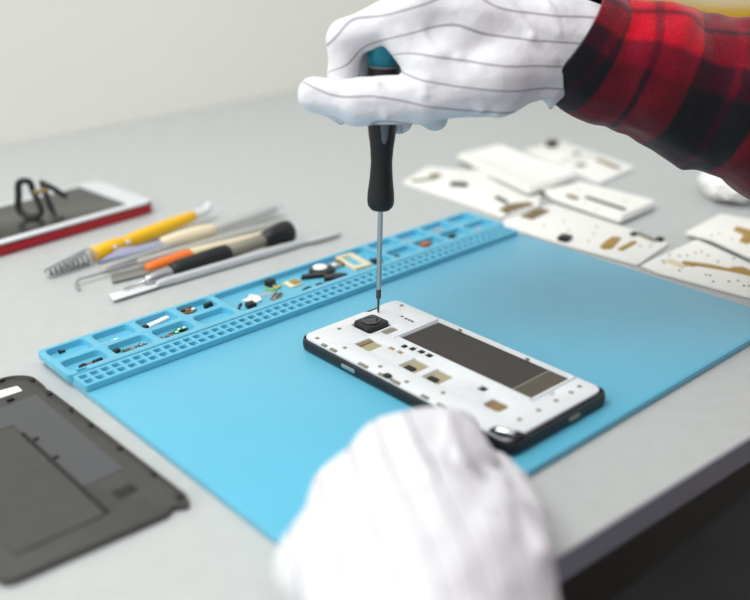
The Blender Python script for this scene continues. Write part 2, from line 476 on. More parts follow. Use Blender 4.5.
part('corner_jack', tube([(117.2, 23.5, 13.0), (118.6, 19.5, 13.4), (120.6, 16, 13.0)], 1.9, 12, sq=(1, .8)), 'chrome', ph, 'bright chrome corner', smooth=60)
part('dark_corner_patch', prism(round_poly([(114.2, 27), (114.2, 19), (118, 13.6), (125, 13), (124, 17), (121, 22), (119.6, 27)], 1.5), 12.22, 12.9, .2), 'coverdark', ph, 'dark patch for the corner recess')  # dark patch laid on the frame, its colour stands for the shaded corner gap

# ------------------------------------------------------------------ screwdriver in the hand
tip = Vector((166.2, 162.0, 12.25)); top = Vector((170.4, 158.2, 171))
ax = (top-tip).normalized()
sd = thing('screwdriver', 'black and teal precision screwdriver upright in the gloved right hand', 'screwdriver', tuple(tip))
pt = lambda t: tuple(tip+ax*t)
part('bit', lathe(pt(0), pt(170), [(0, .35), (1.2, .7), (9, .75), (9.6, 1.5), (16, 1.5), (16.4, 1.2), (20, 1.2)], 16), 'darksteel', sd, 'thin dark bit', smooth=40)
part('shaft', lathe(pt(15.5), pt(170), [(0, 1.55), (51, 1.55)], 20), 'steel', sd, 'steel shaft', smooth=40)
part('handle', lathe(pt(64.6), pt(170), [(0, 2.2), (.6, 5.6), (2.4, 7.1), (5, 7.7), (10, 7.6), (18, 6.6), (28, 6.0), (36, 6.5), (44, 7.5), (56, 8.3), (70, 8.6), (81, 8.6)], 32), 'rubber', sd, 'black rubber handle', smooth=50)
gp = bmesh.new()
for s_ in range(3):
    a0 = 2*PI*s_/3+math.radians(-2)
    # inlay hugging the handle
    rows = []
    for t, r, hw in ((40, 7.15, .05), (42, 7.35, .28), (48, 7.9, .36), (58, 8.5, .38), (70, 8.75, .38)):
        rows.append([gp.verts.new(tip+ax*(64.6+t)+Vector((math.cos(a0+k*hw/3), math.sin(a0+k*hw/3), 0))*(r+.15 if abs(k) < 3 else r-.6)) for k in range(-3, 4)])
    for a, b in zip(rows, rows[1:]):
        for i in range(6): gp.faces.new((a[i], a[i+1], b[i+1], b[i]))
part('grip_inlay', gp, 'greygrip', sd, 'grey grip inlays', smooth=60)
part('collar_ring', lathe(pt(145.4), pt(170), [(0, 8.6), (.2, 8.75), (1.2, 8.75), (1.4, 8.5)], 32), 'greygrip', sd, 'grey ring', smooth=40)
part('end_cap', lathe(pt(146.9), pt(180), [(0, 8.4), (.4, 8.8), (8, 8.9), (12, 8.6), (15, 7.2), (16, 4), (16.2, .6)], 32), 'teal', sd, 'teal swivel cap', smooth=50)

# ------------------------------------------------------------------ the person: gloves and plaid sleeves
def surface_nets(D, org, h):
    Sg = D < 0
    nx, ny, nz = D.shape
    c = [(i, j, k) for i in (0, 1) for j in (0, 1) for k in (0, 1)]
    sl = lambda A, o: A[o[0]:nx-1+o[0], o[1]:ny-1+o[1], o[2]:nz-1+o[2]]
    anyv = np.zeros((nx-1, ny-1, nz-1), bool); allv = np.ones_like(anyv)
    for o in c:
        s = sl(Sg, o); anyv |= s; allv &= s
    mask = anyv & ~allv
    I = np.argwhere(mask); n = len(I)
    idx = -np.ones(mask.shape, int); idx[mask] = np.arange(n)
    acc = np.zeros((n, 3)); cnt = np.zeros(n)
    val = {o: sl(D, o)[mask] for o in c}
    for o in c:
        for ax_ in range(3):
            if o[ax_] == 0:
                p = list(o); p[ax_] = 1; p = tuple(p)
                a, b = val[o], val[p]; m = (a < 0) != (b < 0)
                t = np.where(m, a/np.where(m, a-b, 1), 0)
                q = np.tile(np.array(o, float), (n, 1)); q[:, ax_] = t
                acc += q*m[:, None]; cnt += m
    V = (I+acc/cnt[:, None])*h+np.array(org)
    F = []
    for ax_ in range(3):
        o1 = [slice(1, -1)]*3; o1[ax_] = slice(0, -1); o2 = [slice(1, -1)]*3; o2[ax_] = slice(1, None)
        a = Sg[tuple(o1)]; b = Sg[tuple(o2)]
        off = np.ones(3, int); off[ax_] = 0
        u, v = [(1, 2), (2, 0), (0, 1)][ax_]
        for flip, m in ((False, a & ~b), (True, ~a & b)):
            J = np.argwhere(m)+off
            du = np.zeros(3, int); du[u] = 1; dv = np.zeros(3, int); dv[v] = 1
            q = [J-du-dv, J-dv, J, J-du]
            ids = np.stack([idx[x[:, 0], x[:, 1], x[:, 2]] for x in q], 1)
            F.append(ids[:, ::-1] if flip else ids)
    return V, np.concatenate(F)

def smin(a, b, k):
    hh = np.clip(.5+.5*(b-a)/k, 0, 1)
    return b+(a-b)*hh-k*hh*(1-hh)

def cone(P, a, b, ra, rb):
    a = np.array(a, float); b = np.array(b, float); d = b-a
    t = np.clip(((P-a)@d)/max(1e-9, d@d), 0, 1)
    return np.linalg.norm(P-a-t[..., None]*d, axis=-1)-(ra+(rb-ra)*t)

def glove(name, palm, fingers, extra, stripes, to_world, h, parent, kp=9, kf=4, cut=None, spacing=12.2):
    """palm: cones blended; fingers: chains of (point, radius); extra: thin fold ridges; stripes: (a, b, t, off) per bone"""
    pts = [np.array(p)+s*r for a, b, ra, rb in palm for p, r in ((a, ra), (b, rb)) for s in (-1, 1)]
    pts += [np.array(p)+s*r for f in fingers for p, r in f for s in (-1, 1)]
    lo = np.min(pts, 0)-8; hi = np.max(pts, 0)+8
    N = np.ceil((hi-lo)/h).astype(int)+1
    G = np.stack(np.meshgrid(*[lo[i]+h*np.arange(N[i]) for i in range(3)], indexing='ij'), -1).astype(np.float32)
    D = None
    for a, b, ra, rb in palm:
        d = cone(G, a, b, ra, rb); D = d if D is None else smin(D, d, kp)
    base = D; tot = base
    for f in fingers:
        fd = None
        for (p, r), (q, s) in zip(f, f[1:]):
            d = cone(G, p, q, r, s); fd = d if fd is None else smin(fd, d, 3)
        tot = smin(tot, smin(base, fd, kf), 1.2)
    for a, b, ra, rb, k in extra:
        tot = smin(tot, cone(G, a, b, ra, rb), k)
    if cut is not None:
        p, nrm = np.array(cut[0]), np.array(cut[1], float)
        tot = np.maximum(tot, (G-p)@(nrm/np.linalg.norm(nrm)))
    V, F = surface_nets(tot, lo, h)
    # loosen the cloth with soft low-frequency wrinkles
    Nrm = np.zeros_like(V)
    fn = np.cross(V[F[:, 1]]-V[F[:, 0]], V[F[:, 2]]-V[F[:, 0]])
    for i in range(4): np.add.at(Nrm, F[:, i], fn)
    Nrm /= np.linalg.norm(Nrm, axis=1)[:, None]+1e-9
    for it in range(2):                          # light smoothing
        acc = np.zeros_like(V); cn = np.zeros(len(V))
        for i in range(4):
            np.add.at(acc, F[:, i], V[F[:, (i+1) % 4]]); np.add.at(cn, F[:, i], 1)
        V = V*.5+.5*acc/cn[:, None]
    w = np.array([noise.noise(Vector(v)*.045+Vector((3, 1, 7)))*1.0+noise.noise(Vector((v[0]*.05, v[1]*.12, v[2]*.12)))*.9 for v in V])
    V = V+Nrm*w[:, None]
    st = np.zeros(len(V)); ws = np.zeros(len(V))
    for a, b, t, off in stripes:
        d = cone(V, a, b, 0, 0)
        wgt = np.exp(-(d/5.0))+1e-12
        st += wgt*((V-np.array(a))@np.array(t)+off); ws += wgt
    st = st/ws
    W = np.array([to_world(v) for v in V])*S
    me = bpy.data.meshes.new(name)
    me.from_pydata(W.tolist(), [], F.tolist())
    at = me.attributes.new('stripe', 'FLOAT', 'POINT'); at.data.foreach_set('value', (st/spacing).astype(np.float32))
    me.update()
    o = link(name, me, M['glove'], parent, smooth=True)
    o.matrix_parent_inverse = Matrix.LocRotScale(parent.location, None, None).inverted()
    return o

person = thing('person', 'person in red and black plaid sleeves and white striped gloves working on the phone', 'person', (150, -150, 0))

# right hand, in a frame on the screwdriver: u along the table to the right, v up, w towards the near left
HO = np.array([168.9, 159.5, 145.0]); HU = np.array([.7466, -.6653, 0]); HV = np.array([0, 0, 1.]); HW = np.array([-.6653, -.7466, 0])
hw = lambda p: HO+HU*p[0]+HV*p[1]+HW*p[2]
imcp, mmcp, rmcp, pmcp = (24, 44, 4), (28, 43, -15), (33, 37, -32), (42, 30, -46)
palmR = [((128, 12, -16), (104, 17.5, -16), 23, 24), ((104, 17.5, -16), (84, 22, -16), 24, 25), ((84, 28, -8), imcp, 20, 13.5), ((84, 30, -18), mmcp, 19, 13), ((84, 24, -24), rmcp, 19, 12),
         ((86, 20, -28), pmcp, 18, 11), ((82, 14, -7), (58, 8, 12), 19, 17), ((58, 7, 12), (26, 1, 19), 17, 12.5), ((44, 32, 6), (27, 12, 17), 12, 8), ((4, 36, 7), (24, 14, 17), 8.5, 9), ((70, 14, -30), (46, 16, -42), 16, 13)]
fingR = [
    [(imcp, 12.5), ((-17.5, 28.5, 3), 9.6), ((-20.5, 8, 2), 8.2), ((-23, -9, 4), 7.4)],
    [(mmcp, 12.5), ((-14, 22, -19), 10), ((-6, -6, -18), 9), ((10, -20, -13), 8)],
    [(rmcp, 11.5), ((0, 8, -38), 9.6), ((12, -12, -34), 8.8), ((30, -20, -22), 8)],
    [(pmcp, 10.5), ((20, 2, -52), 8.8), ((30, -14, -46), 8), ((46, -15, -34), 7.4)],
    [((58, 7, 12), 16.5), ((22, 0, 20), 12.8), ((-12, -2, 20), 11.2), ((-35, 1, 15), 9.4)],
]
extraR = [((18, 37, 14), (28, 22, 22), 1.0, 1.0, 4), ((86, 48, 4), (92, 30, 12), 1.0, .8, 3), ((-2, 9, 27), (2, -8, 31), 1.0, .8, 4),
          ((40, 20, 24), (52, -6, 28), 1.0, .8, 5), ((60, -8, 24), (92, -2, 6), 1.6, 1.2, 5), ((92, 46, -2), (86, 14, 12), 1.0, 1.0, 3),
          ((66, 47, 8), (78, 30, 16), 1.2, 1.2, 4), ((78, 30, 16), (90, 17, 13), 1.2, 1.0, 4),
          ((24, 26, 15), (22, 4, 33), 1.2, 1.0, 4), ((93, 4, -2), (92, -10, 2), 8, 2.0, 8),
          ((-24, -6, 8), (-22, -16, 9), 5, 1.5, 4)]
n2 = lambda v: tuple(np.array(v)/np.linalg.norm(v))
stR = [((112, 21, -16), (40, 30, -6), n2((.12, 1, 0)), 3), ((84, 10, 5), (30, 6, 18), n2((.12, 1, 0)), 3-13.5),
       ((22, 3, 20), (-35, 3, 15), n2((.2, 1, 0)), -26.5), (imcp, (-17, 25, 5), n2((-.33, 1, 0)), 15.4), ((-17, 25, 5), (-23, -7, 4), n2((-1, .1, 0)), 13.7)]
gl = glove('glove', palmR, fingR, extraR, stR, hw, 1.15, person, cut=((126, 15, 0), (1, -.45, 0)))
gl['label'] = 'white striped glove gripping the screwdriver'

# left hand, resting on the mat in front of the phone
iL, mL, rL, pL = (60, 5, 37), (38, 5, 39.5), (10, -2, 37), (-18, -14, 31)
palmL = [((-62, -122, 32), (-28, -76, 38), 38, 33), ((-24, -70, 38), pL, 26, 13), ((-18, -66, 40), rL, 25, 14.5), ((-12, -64, 41), mL, 25, 15),
         ((-6, -64, 40), iL, 25, 13), ((0, -72, 32), (40, -46, 27), 26, 18), (pL, rL, 13, 13.5), (rL, mL, 13.5, 14), (mL, iL, 14, 13.5), ((58, -9, 33), (81, 3, 20), 12.5, 9.5)]
fingL = [
    [(pL, 12.5), ((0, 8, 18), 11), ((8, 14, 14), 9), ((12, 8, 13.5), 8.4)],
    [(rL, 13.5), ((26, 28, 21), 11.5), ((36, 32, 14.5), 9.6), ((40, 22, 13.5), 8.8)],
    [(mL, 14), ((55, 34, 23), 11.5), ((68, 40, 15.5), 10), ((78, 38, 13.8), 9)],
    [(iL, 13.5), ((82, 22, 27), 11), ((95, 29, 19), 9.6), ((102, 32, 13.8), 8.6)],
    [((40, -46, 27), 16), ((59, -37, 24), 12), ((77, -17, 18), 10.5), ((90, 1, 13.5), 8.6)],
]
lL = (.84, -.54, 0)
extraL = [((58, -30, 40), (10, -70, 62), 3, 4, 7), ((46, -48, 42), (20, -80, 54), 2.5, 3, 6), ((40, 6, 54), (16, -30, 60), 1.5, 1.5, 6), ((12, 2, 52), (-4, -30, 58), 1.5, 1.5, 6), ((60, 2, 53), (34, -30, 58), 1.5, 1.5, 6)]
stL = [((-62, -122, 38), (30, 14, 40), lL, 0), ((74, -14, 24), (46, -38, 28), lL, 20)]
gl2 = glove('glove', palmL, fingL, extraL, stL, lambda p: np.array(p), 1.4, person, kp=12, cut=((-64, -124, 32), (-.5, -.86, 0)))
gl2['label'] = 'white striped glove resting before the phone'

def sleeve(name, path, radii, to_world, flat, parent, open_len=0, phase=0, wr=2.2, seed=0):
    """cloth tube with an open turned-in cuff at its first end and a closed far end"""
    P = [Vector(p) for p in path]
    C = catmull([tuple(p) for p in P], 14); n = len(C)
    R = catmull([(r, 0, 0) for r in radii], 14)
    seg = 72
    verts, al, ar, faces = [], [], [], []
    dist = 0; rows = []
    for i in range(n):
        if i: dist += (C[i]-C[i-1]).length
        d = (C[min(i+1, n-1)]-C[max(i-1, 0)]).normalized()
        b = Vector((0, 0, 1)); nn = b.cross(d).normalized(); b = d.cross(nn).normalized()
        r = R[i].x
        rows.append((C[i], nn, b, r, dist))
    def ring(c, nn, b, r, dist, wrk, al_):
        base = len(verts)
        for k in range(seg+1):
            a = 2*PI*k/seg-PI                     # the join faces away from the near side
            q = Vector((math.cos(a)*1.0, math.sin(a)*1.0, dist*.03))
            f = noise.noise(q*1.6+Vector((seed, 0, 0)))*1.3+.9*math.sin(dist*.11+2.6*math.sin(a*1.0+seed)+1.3*noise.noise(q*2.3))
            rr = r+wrk*f*min(1, .15+dist/35)
            off = b*(math.cos(a)*rr*flat)+nn*(math.sin(a)*rr)
            verts.append(to_world(c+off)); al.append(al_); ar.append((PI/2-a)*40+phase)
        return base
    bases = []
    # inside of the cuff
    c, nn, b, r, _ = rows[3]
    bases.append(ring(rows[6][0], rows[6][1], rows[6][2], max(4, radii[0]-2.2), 0, 0, 0))
    bases.append(ring(rows[0][0], nn, b, radii[0]-1.6, 0, 0, 0))
    for (c, nn, b, r, dist) in rows:
        if dist == 0:
            bases.append(ring(c, nn, b, r-.6, 0, 0, 0)); continue
        bases.append(ring(c, nn, b, r, dist, wr, dist))
    for s in (.8, .45, .1):
        c, nn, b, r, dist = rows[-1]
        d = (C[-1]-C[-2]).normalized()
        bases.append(ring(c+d*r*(math.sqrt(1-s*s))*.6, nn, b, r*s, dist, wr*s, dist+r*(1-s)))
    for A, B in zip(bases, bases[1:]):
        for k in range(seg): faces.append((A+k, A+k+1, B+k+1, B+k))
    faces.append(tuple(bases[-1]+k for k in range(seg)))
    me = bpy.data.meshes.new(name)
    me.from_pydata([tuple(np.array(v)*S) for v in verts], [], faces)
    for nme, arr in (('along', al), ('around', ar)):
        at = me.attributes.new(nme, 'FLOAT', 'POINT'); at.data.foreach_set('value', arr)
    bmx = bmesh.new(); bmx.from_mesh(me); bmesh.ops.recalc_face_normals(bmx, faces=bmx.faces); bmx.to_mesh(me); bmx.free()
    o = link(name, me, M['plaid'], parent, smooth=True)
    o.matrix_parent_inverse = Matrix.LocRotScale(parent.location, None, None).inverted()
    return o
sl = sleeve('sleeve', [(102, 25, -13), (110, 19.8, -13.5), (120, 13.8, -15), (140, 8, -16), (167, -2, -16), (191, -9.5, -16), (225, -22, -14), (262, -36, -10), (310, -50, 0)],
            [30.6, 31.6, 33.4, 37, 38.5, 44, 47, 50, 52], lambda p: hw(tuple(p)), .94, person, phase=0, seed=1)
sl['label'] = 'red and black plaid sleeve'
LS = [(-56, -116, 31), (-80, -150, 22), (-105, -190, 12), (-130, -230, 4), (-165, -280, 0)]
sl2 = sleeve('sleeve', LS, [41, 43, 45, 48, 52], lambda p: np.array(p), .9, person, phase=50, seed=4)
sl2['label'] = 'red and black plaid sleeve'

# trunk, upper arms, head and legs of the person, beside and behind the camera
def soft_mesh(name, prims, h, m, parent, k, label=None):
    pts = [np.array(p)+s_*r for a, b, ra, rb in prims for p, r in ((a, ra), (b, rb)) for s_ in (-1, 1)]
    lo = np.min(pts, 0)-3*h; hi = np.max(pts, 0)+3*h
    N = np.ceil((hi-lo)/h).astype(int)+1
    G = np.stack(np.meshgrid(*[lo[i]+h*np.arange(N[i]) for i in range(3)], indexing='ij'), -1).astype(np.float32)
    D = None
    for a, b, ra, rb in prims:
        d = cone(G, a, b, ra, rb); D = d if D is None else smin(D, d, k)
    V, F = surface_nets(D, lo, h)
    me = bpy.data.meshes.new(name); me.from_pydata((V*S).tolist(), [], F.tolist())
    for nme, arr in (('along', V[:, 0]), ('around', V[:, 2])):
        at = me.attributes.new(nme, 'FLOAT', 'POINT'); at.data.foreach_set('value', arr.astype(np.float32))
    o = link(name, me, M[m], parent, smooth=True)
    o.matrix_parent_inverse = Matrix.LocRotScale(parent.location, None, None).inverted()
    if label: o['label'] = label
    return o
BX, BY = 215, -345
soft_mesh('shirt', [((BX-70, BY, -230), (BX-60, BY, 180), 105, 100), ((BX+70, BY, -230), (BX+60, BY, 180), 105, 100), ((BX-60, BY, 180), (BX-110, BY-10, 350), 100, 75),
    ((BX+60, BY, 180), (BX+110, BY-10, 350), 100, 75), ((BX-110, BY-10, 350), (BX+110, BY-10, 350), 75, 75), ((BX, BY, 350), (BX, BY, 440), 80, 62),
    ((BX+150, BY-5, 360), (BX+190, BY+120, 220), 64, 54), ((BX+190, BY+120, 220), (398, -52, 97), 54, 49),
    ((BX-150, BY-10, 360), (BX-250, BY+10, 170), 62, 54), ((BX-250, BY+10, 170), (-163, -277, 2), 54, 50)], 9, 'plaid', person, 30)
head = soft_mesh('head', [((BX, BY+15, 430), (BX, BY+22, 500), 55, 54), ((BX, BY+18, 575), (BX, BY+50, 540), 84, 62), ((BX, BY+62, 505), (BX, BY+70, 490), 50, 38),
    ((BX, BY+112, 560), (BX, BY+124, 536), 9, 13), ((BX-82, BY+20, 560), (BX-86, BY+16, 535), 12, 9), ((BX+82, BY+20, 560), (BX+86, BY+16, 535), 12, 9),
    ((BX-20, BY+102, 502), (BX+20, BY+102, 502), 8, 8)], 5, 'skin', person, 12, 'face turned towards the phone')
soft_mesh('hair', [((BX, BY+8, 590), (BX, BY+45, 622), 84, 50), ((BX-30, BY-10, 560), (BX+30, BY-10, 560), 58, 58)], 6, 'hair', person, 20, 'short dark hair')
for sx in (-30, 30):
    soft_mesh('eye', [((BX+sx, BY+106, 563), (BX+sx, BY+106.5, 563), 9, 9)], 2, 'black', person, 1)
soft_mesh('trousers', [((BX-90, BY, -270), (BX-105, -40, -300), 92, 68), ((BX+90, BY, -270), (BX+105, -40, -300), 92, 68), ((BX-90, BY, -270), (BX+90, BY, -270), 100, 100),
    ((BX-105, -40, -300), (BX-105, -60, -700), 66, 50), ((BX+105, -40, -300), (BX+105, -60, -700), 66, 50)], 10, 'trouser', person, 25, 'dark grey trousers')
for sx in (-105, 105):
    soft_mesh('shoe', [((BX+sx, -80, -700), (BX+sx, 60, -712), 42, 30)], 6, 'black', person, 5)

# ------------------------------------------------------------------ charcoal back cover
cv = thing('phone_back_cover', 'charcoal phone back cover lying inside up, left of the blue mat', 'phone cover', (-53, 170, 0))
Z0, Z1 = .3, 2.2
out = [(-95.5, 89), (-23.6, 85.5), (-19.6, 88.6), (-14, 84.6), (-10, 91), (-11.6, 170), (-12.8, 222), (-13.8, 226), (-13, 231), (-13, 247), (-22, 256), (-84, 258), (-95.5, 247)]
out = round_poly(out, [7, 1.5, 2, 2, 3, 0, 1, 1, 1, 6, 7, 7, 7], 5)
part('shell', prism(out, Z0, Z1, .6), 'cover', cv, smooth=40)
lip = bmesh.new()
o1 = offset_poly(out, .3); o2 = offset_poly(out, 2.0)
a = loop_verts(lip, o1, Z1-.1); b = loop_verts(lip, offset_poly(out, .6), Z1+1.1); c = loop_verts(lip, offset_poly(out, 1.5), Z1+1.1); d = loop_verts(lip, o2, Z1-.1)
bridge(lip, a, b); bridge(lip, b, c); bridge(lip, c, d)
part('raised_rim', lip, 'cover', cv, smooth=40)
part('film', prism(round_poly([(-80, 132), (-44, 134), (-44, 172), (-42, 204), (-60, 205), (-60, 226), (-20.5, 226), (-20.5, 130.5), (-38, 130)][::-1], 1), Z1, Z1+.25, .05), 'covergrey', cv, 'smooth grey film')
part('inner_plate', prism(rrect(-84, -43.6, 104, 196, 3), Z1+.26, Z1+.7, .2), 'cover', cv)
rg = bmesh.new(); add_box(rg, -43.2, -41.4, 105, 193, Z1, Z1+1.1, .3); add_box(rg, -44, -38.4, 182, 184.4, Z1, Z1+1, .3); add_box(rg, -44, -38.4, 160, 162.4, Z1, Z1+1, .3)
part('rib', rg, 'coverdark', cv, 'dark dividing rib', smooth=40)
part('label_sticker', prism(round_poly([(-46, 236.4), (-24, 235.6), (-24, 242.6), (-46, 246)], .3), Z1+.02, Z1+.2, .03), 'paper', cv, 'blank white sticker')
part('recess', prism(rrect(-33.8, -24, 110.6, 117.4, 1), Z1, Z1+.4, .1), 'coverdark', cv, 'dark rectangle')
for (x, y, a_) in ((-28, 254, 0), (-33, 230, 0), (-15, 243, 1), (-15, 222, 1), (-13.8, 198, 1), (-13.6, 177, 1), (-13.4, 147.5, 1), (-12.6, 117, 1), (-14, 93, 1), (-50, 255, 0), (-72, 255.5, 0)):
    w, h_ = (2.2, 3.8) if a_ else (3.8, 2.2)
    part('clip', box(x-w/2, x+w/2, y-h_/2, y+h_/2, Z1, Z1+1.25, .3), 'coverdark', cv, 'small dark clip', smooth=40)
part('camera_opening', lathe((-52, 228, Z1), (-52, 228, 5), [(0, 7), (.6, 7), (.8, 6.5), (.4, 5.5), (.1, 5)], 32), 'coverdark', cv, 'round dark camera opening')

# ------------------------------------------------------------------ red-sided phone at the back, with a black flex cable on it
rp = thing('smartphone', 'white-faced smartphone with red sides lying behind the tools', 'phone', (185, 456, 0), math.radians(4.5))
ob = lambda n, bm, m, l=None, s=40: obj(n, bm, m, rp, smooth=s, label=l)
ob('body', prism(rrect(-162, 0, 0, 88, 9), .3, 8.2, 1.2), 'red', 'red metal body')
ob('front_frame', prism(rrect(-161, -1, 1, 87, 8.5), 8.2, 10.4, .8), 'whiteplastic', 'white front frame')
ob('gap_seal', prism(rrect(-161.6, -.4, .25, 87.6, 8.8), 7.6, 8.7, .3), 'coverdark', 'dark gap below the frame')
ob('screen', prism(rrect(-143, -22, 7.5, 80.5, 1), 10.35, 10.6, .05), 'screen', 'dark screen')
ob('home_button', lathe((-11, 44, 10.3), (-11, 44, 12), [(0, 5.4), (.3, 5.4), (.35, 4.8), (.2, 4.4)], 28), 'whiteplastic', 'round home button')
ob('speaker_slot', prism(rrect(-155, -153, 38, 50, 1), 10.35, 10.5, .03), 'coverdark', 'speaker slot')

fx = thing('flex_cable', 'curled black flex cable standing on the dark screen', 'cable', (97, 482, 10.6))
fu = Vector((.7466, -.665, 0)); fv = Vector((0, 0, 1)); fw = Vector((-.665, -.7466, 0))
fp = lambda u, v, w=0: tuple(fu*u+fv*v+fw*w)
obj('loop', tube([fp(-11, 28), fp(-13, 17, 1), fp(-14, 7, 2), (fp(-6, 1.6, 4)), fp(3, 4, 3), fp(1, 13, 0), fp(-2, 20, -2), fp(-4, 28, -2)], 1.9, 8, True, sq=(1, 1.4)), 'black', fx, smooth=60)
obj('tail', tube([fp(6, 28, -3), fp(8, 20, 0), fp(10, 14, 3), fp(13, 6, 5), fp(16, 1.5, 8), fp(22, 1.5, 9)], 1.4, 8, sq=(1.8, 1)), 'black', fx, smooth=60)
obj('tail', tube([fp(4, 27, -3), fp(12, 24, -1), fp(21, 18, 0), fp(24, 17, 1)], 1.5, 8, sq=(1, 1.7)), 'black', fx, smooth=60)
obj('connector', tube([fp(-1, 20, 0), fp(5, 21, 0), fp(10, 22, 0)], 2.0, 8, sq=(1, 1)), 'brownpcb', fx, smooth=60, label='tan connector')

# ------------------------------------------------------------------ hand tools in a loose bundle
def along(p0, p1):
    p0, p1 = Vector(p0), Vector(p1); d = (p1-p0).normalized()
    return lambda t: tuple(p0+d*t)

# yellow pen with clear threaded nose
t = thing('precision_pen', 'yellow plastic pen tool with clear threaded nose, rearmost of the tools', 'tool', (57, 382, 0))
a = along((56, 381.5, 4.5), (208, 409, 8.5)); L_ = lambda s, e, pr, **k: lathe(a(s), a(e), pr, **k)
part('nose_cone', L_(0, 40, [(0, 2.8), (.5, 3.2), (10, 4.4), (24, 6), (38, 6.6), (39, 6)]), 'clear', t, 'clear tapered nose', smooth=50)
sp = [Vector(a(1+.52*i))+Vector((-.17, 1, 0)).normalized()*((2.4+i*.045)*math.cos(i*.8))+Vector((0, 0, 1))*((2.4+i*.045)*math.sin(i*.8)) for i in range(66)]
part('spring', tube([tuple(p) for p in sp], .8, 6, n=2), 'coverdark', t, 'metal spring inside', smooth=60)
part('barrel', L_(39, 160, [(0, 4.6), (1, 5.8), (22, 5.8), (26, 4.6), (34, 4.6), (38, 5.2), (70, 5.2), (88, 4.6), (97, 4.0), (98, 3)]), 'yellow', t, 'yellow barrel', smooth=50)
part('end_cap', tube([a(136), a(141), a(147), (205, 409, 10), (207.5, 411, 12)], lambda s: 3.9+1.2*s*(1-s)-.8*s, 16), 'whiteplastic', t, 'white angled tip', smooth=60)
for s in (56, 68):
    p = Vector(a(s))
    part('button', lathe(tuple(p+Vector((.0, -4.6, 1.5))), tuple(p+Vector((0, -8, 3))), [(0, 1.7), (1, 1.7), (1.5, 1)], 12), 'whiteplastic', t, 'white button', smooth=50)

# blue-grey pry tool with cream grip
t = thing('pry_tool', 'blue-grey plastic pry tool with rounded cream grip beside the yellow pen', 'tool', (110, 372, 0))
part('blade', prism(round_poly([(88, 367.5), (118, 365.5), (146, 366.5), (146, 374.5), (124, 376), (112, 382), (108, 379)], 1.5), 5.5, 8.5, .8), 'bluegrey', t, 'blue-grey blade', smooth=45)
part('grip', lathe((140, 370.5, 7.5), (190, 366, 8), [(0, 3.4), (1, 4.2), (14, 5.6), (30, 6.2), (40, 5.4), (45, 3.2), (46.5, 1)]), 'cream', t, 'cream rounded grip', smooth=50)

# clear tube brush
t = thing('clear_pen', 'long see-through plastic pen with swollen end, between yellow and black tools', 'tool', (180, 366, 0))
a = along((88, 361.5, 4.2), (256, 376.5, 7.6))
part('barrel', lathe(a(0), a(170), [(0, 1.6), (1, 2.6), (20, 3.4), (60, 3.4), (85, 5.4), (115, 7.4), (146, 7.4), (160, 6), (166, 3.6), (167, 1)], flat=.95), 'clear', t, 'clear swollen barrel', smooth=50)
part('core', lathe(a(3), a(170), [(0, .5), (1, 1.1), (70, 1.4), (110, 3), (150, 3.6), (158, 2), (159, .6)]), 'frost', t, 'frosted core', smooth=50)

# hooked pick
t = thing('hooked_pick', 'thin metal pick with a curled hook at its left end', 'tool', (64, 350, 0))
part('hook', tube([(62.5, 345.5, 1.4), (63.5, 352, 2.4), (68.5, 357, 3.6), (78, 356, 4), (104, 356, 4.2), (125, 356.2, 4.4)], 1.0, 10), 'steel', t, 'bent steel wire', smooth=60)
part('shaft', lathe((112, 356, 4.3), (236, 351, 5.5), [(0, 1.2), (2, 2.3), (60, 2.7), (118, 2.7), (122, 1.6), (124, .8)]), 'frost', t, 'pale grey shaft', smooth=50)

# scraper with orange and cream handle
t = thing('scraper', 'scraper with grey blade and orange handle half under the black screwdriver', 'tool', (100, 345, 0))
part('blade', prism(round_poly([(84, 340.5), (110, 337.5), (122, 340), (122, 349.5), (90, 353.5)], .8), 1.0, 2.2, .3), 'bladegrey', t, 'flat grey blade', smooth=45)
part('ferrule', lathe((112, 344.5, 3), (150, 344, 4.6), [(0, 2.2), (1, 3.6), (6, 4.2), (34, 4.6), (37, 4)], flat=.8), 'orange', t, 'orange grip', smooth=50)
part('handle', lathe((148, 344, 4.4), (236, 335, 5), [(0, 3.6), (1, 3.9), (40, 3.4), (66, 2.8), (84, 2), (88, .8)]), 'cream', t, 'cream handle', smooth=50)

# black precision screwdriver
t = thing('precision_screwdriver', 'black precision screwdriver with wide swivel cap lying on the bench', 'screwdriver', (150, 321, 0))
a = along((81, 318.6, 4.6), (222, 322, 9.2))
part('bit', lathe(a(0), a(30), [(0, .4), (2, .9), (14, 1), (15, 1.8), (18, 1.9)]), 'steel', t, 'steel bit', smooth=45)
part('chuck', lathe(a(16), a(60), [(0, 2), (1.2, 3.6), (3, 3.9), (3.4, 3.4), (5, 3.9), (19, 4.8), (20.4, 4.4)]), 'steel', t, 'grey metal chuck', smooth=45)
part('barrel', lathe(a(36), a(120), [(0, 4.6), (1.2, 6), (6, 6.6), (40, 6.8), (47, 6.2), (48.6, 5)]), 'rubber', t, 'black barrel', smooth=45)
part('neck', lathe(a(84), a(140), [(0, 4.4), (1, 4.8), (26, 4.8), (31, 4.8), (32, 4)]), 'greypcb', t, 'grey neck', smooth=45)
part('swivel_cap', lathe(a(114.5), a(160), [(0, 4.2), (.8, 5.4), (8, 7.0), (16, 8.5), (22, 8.8), (25, 8.2), (26, 7), (26.1, 1)]), 'black', t, 'wide black cap', smooth=45)

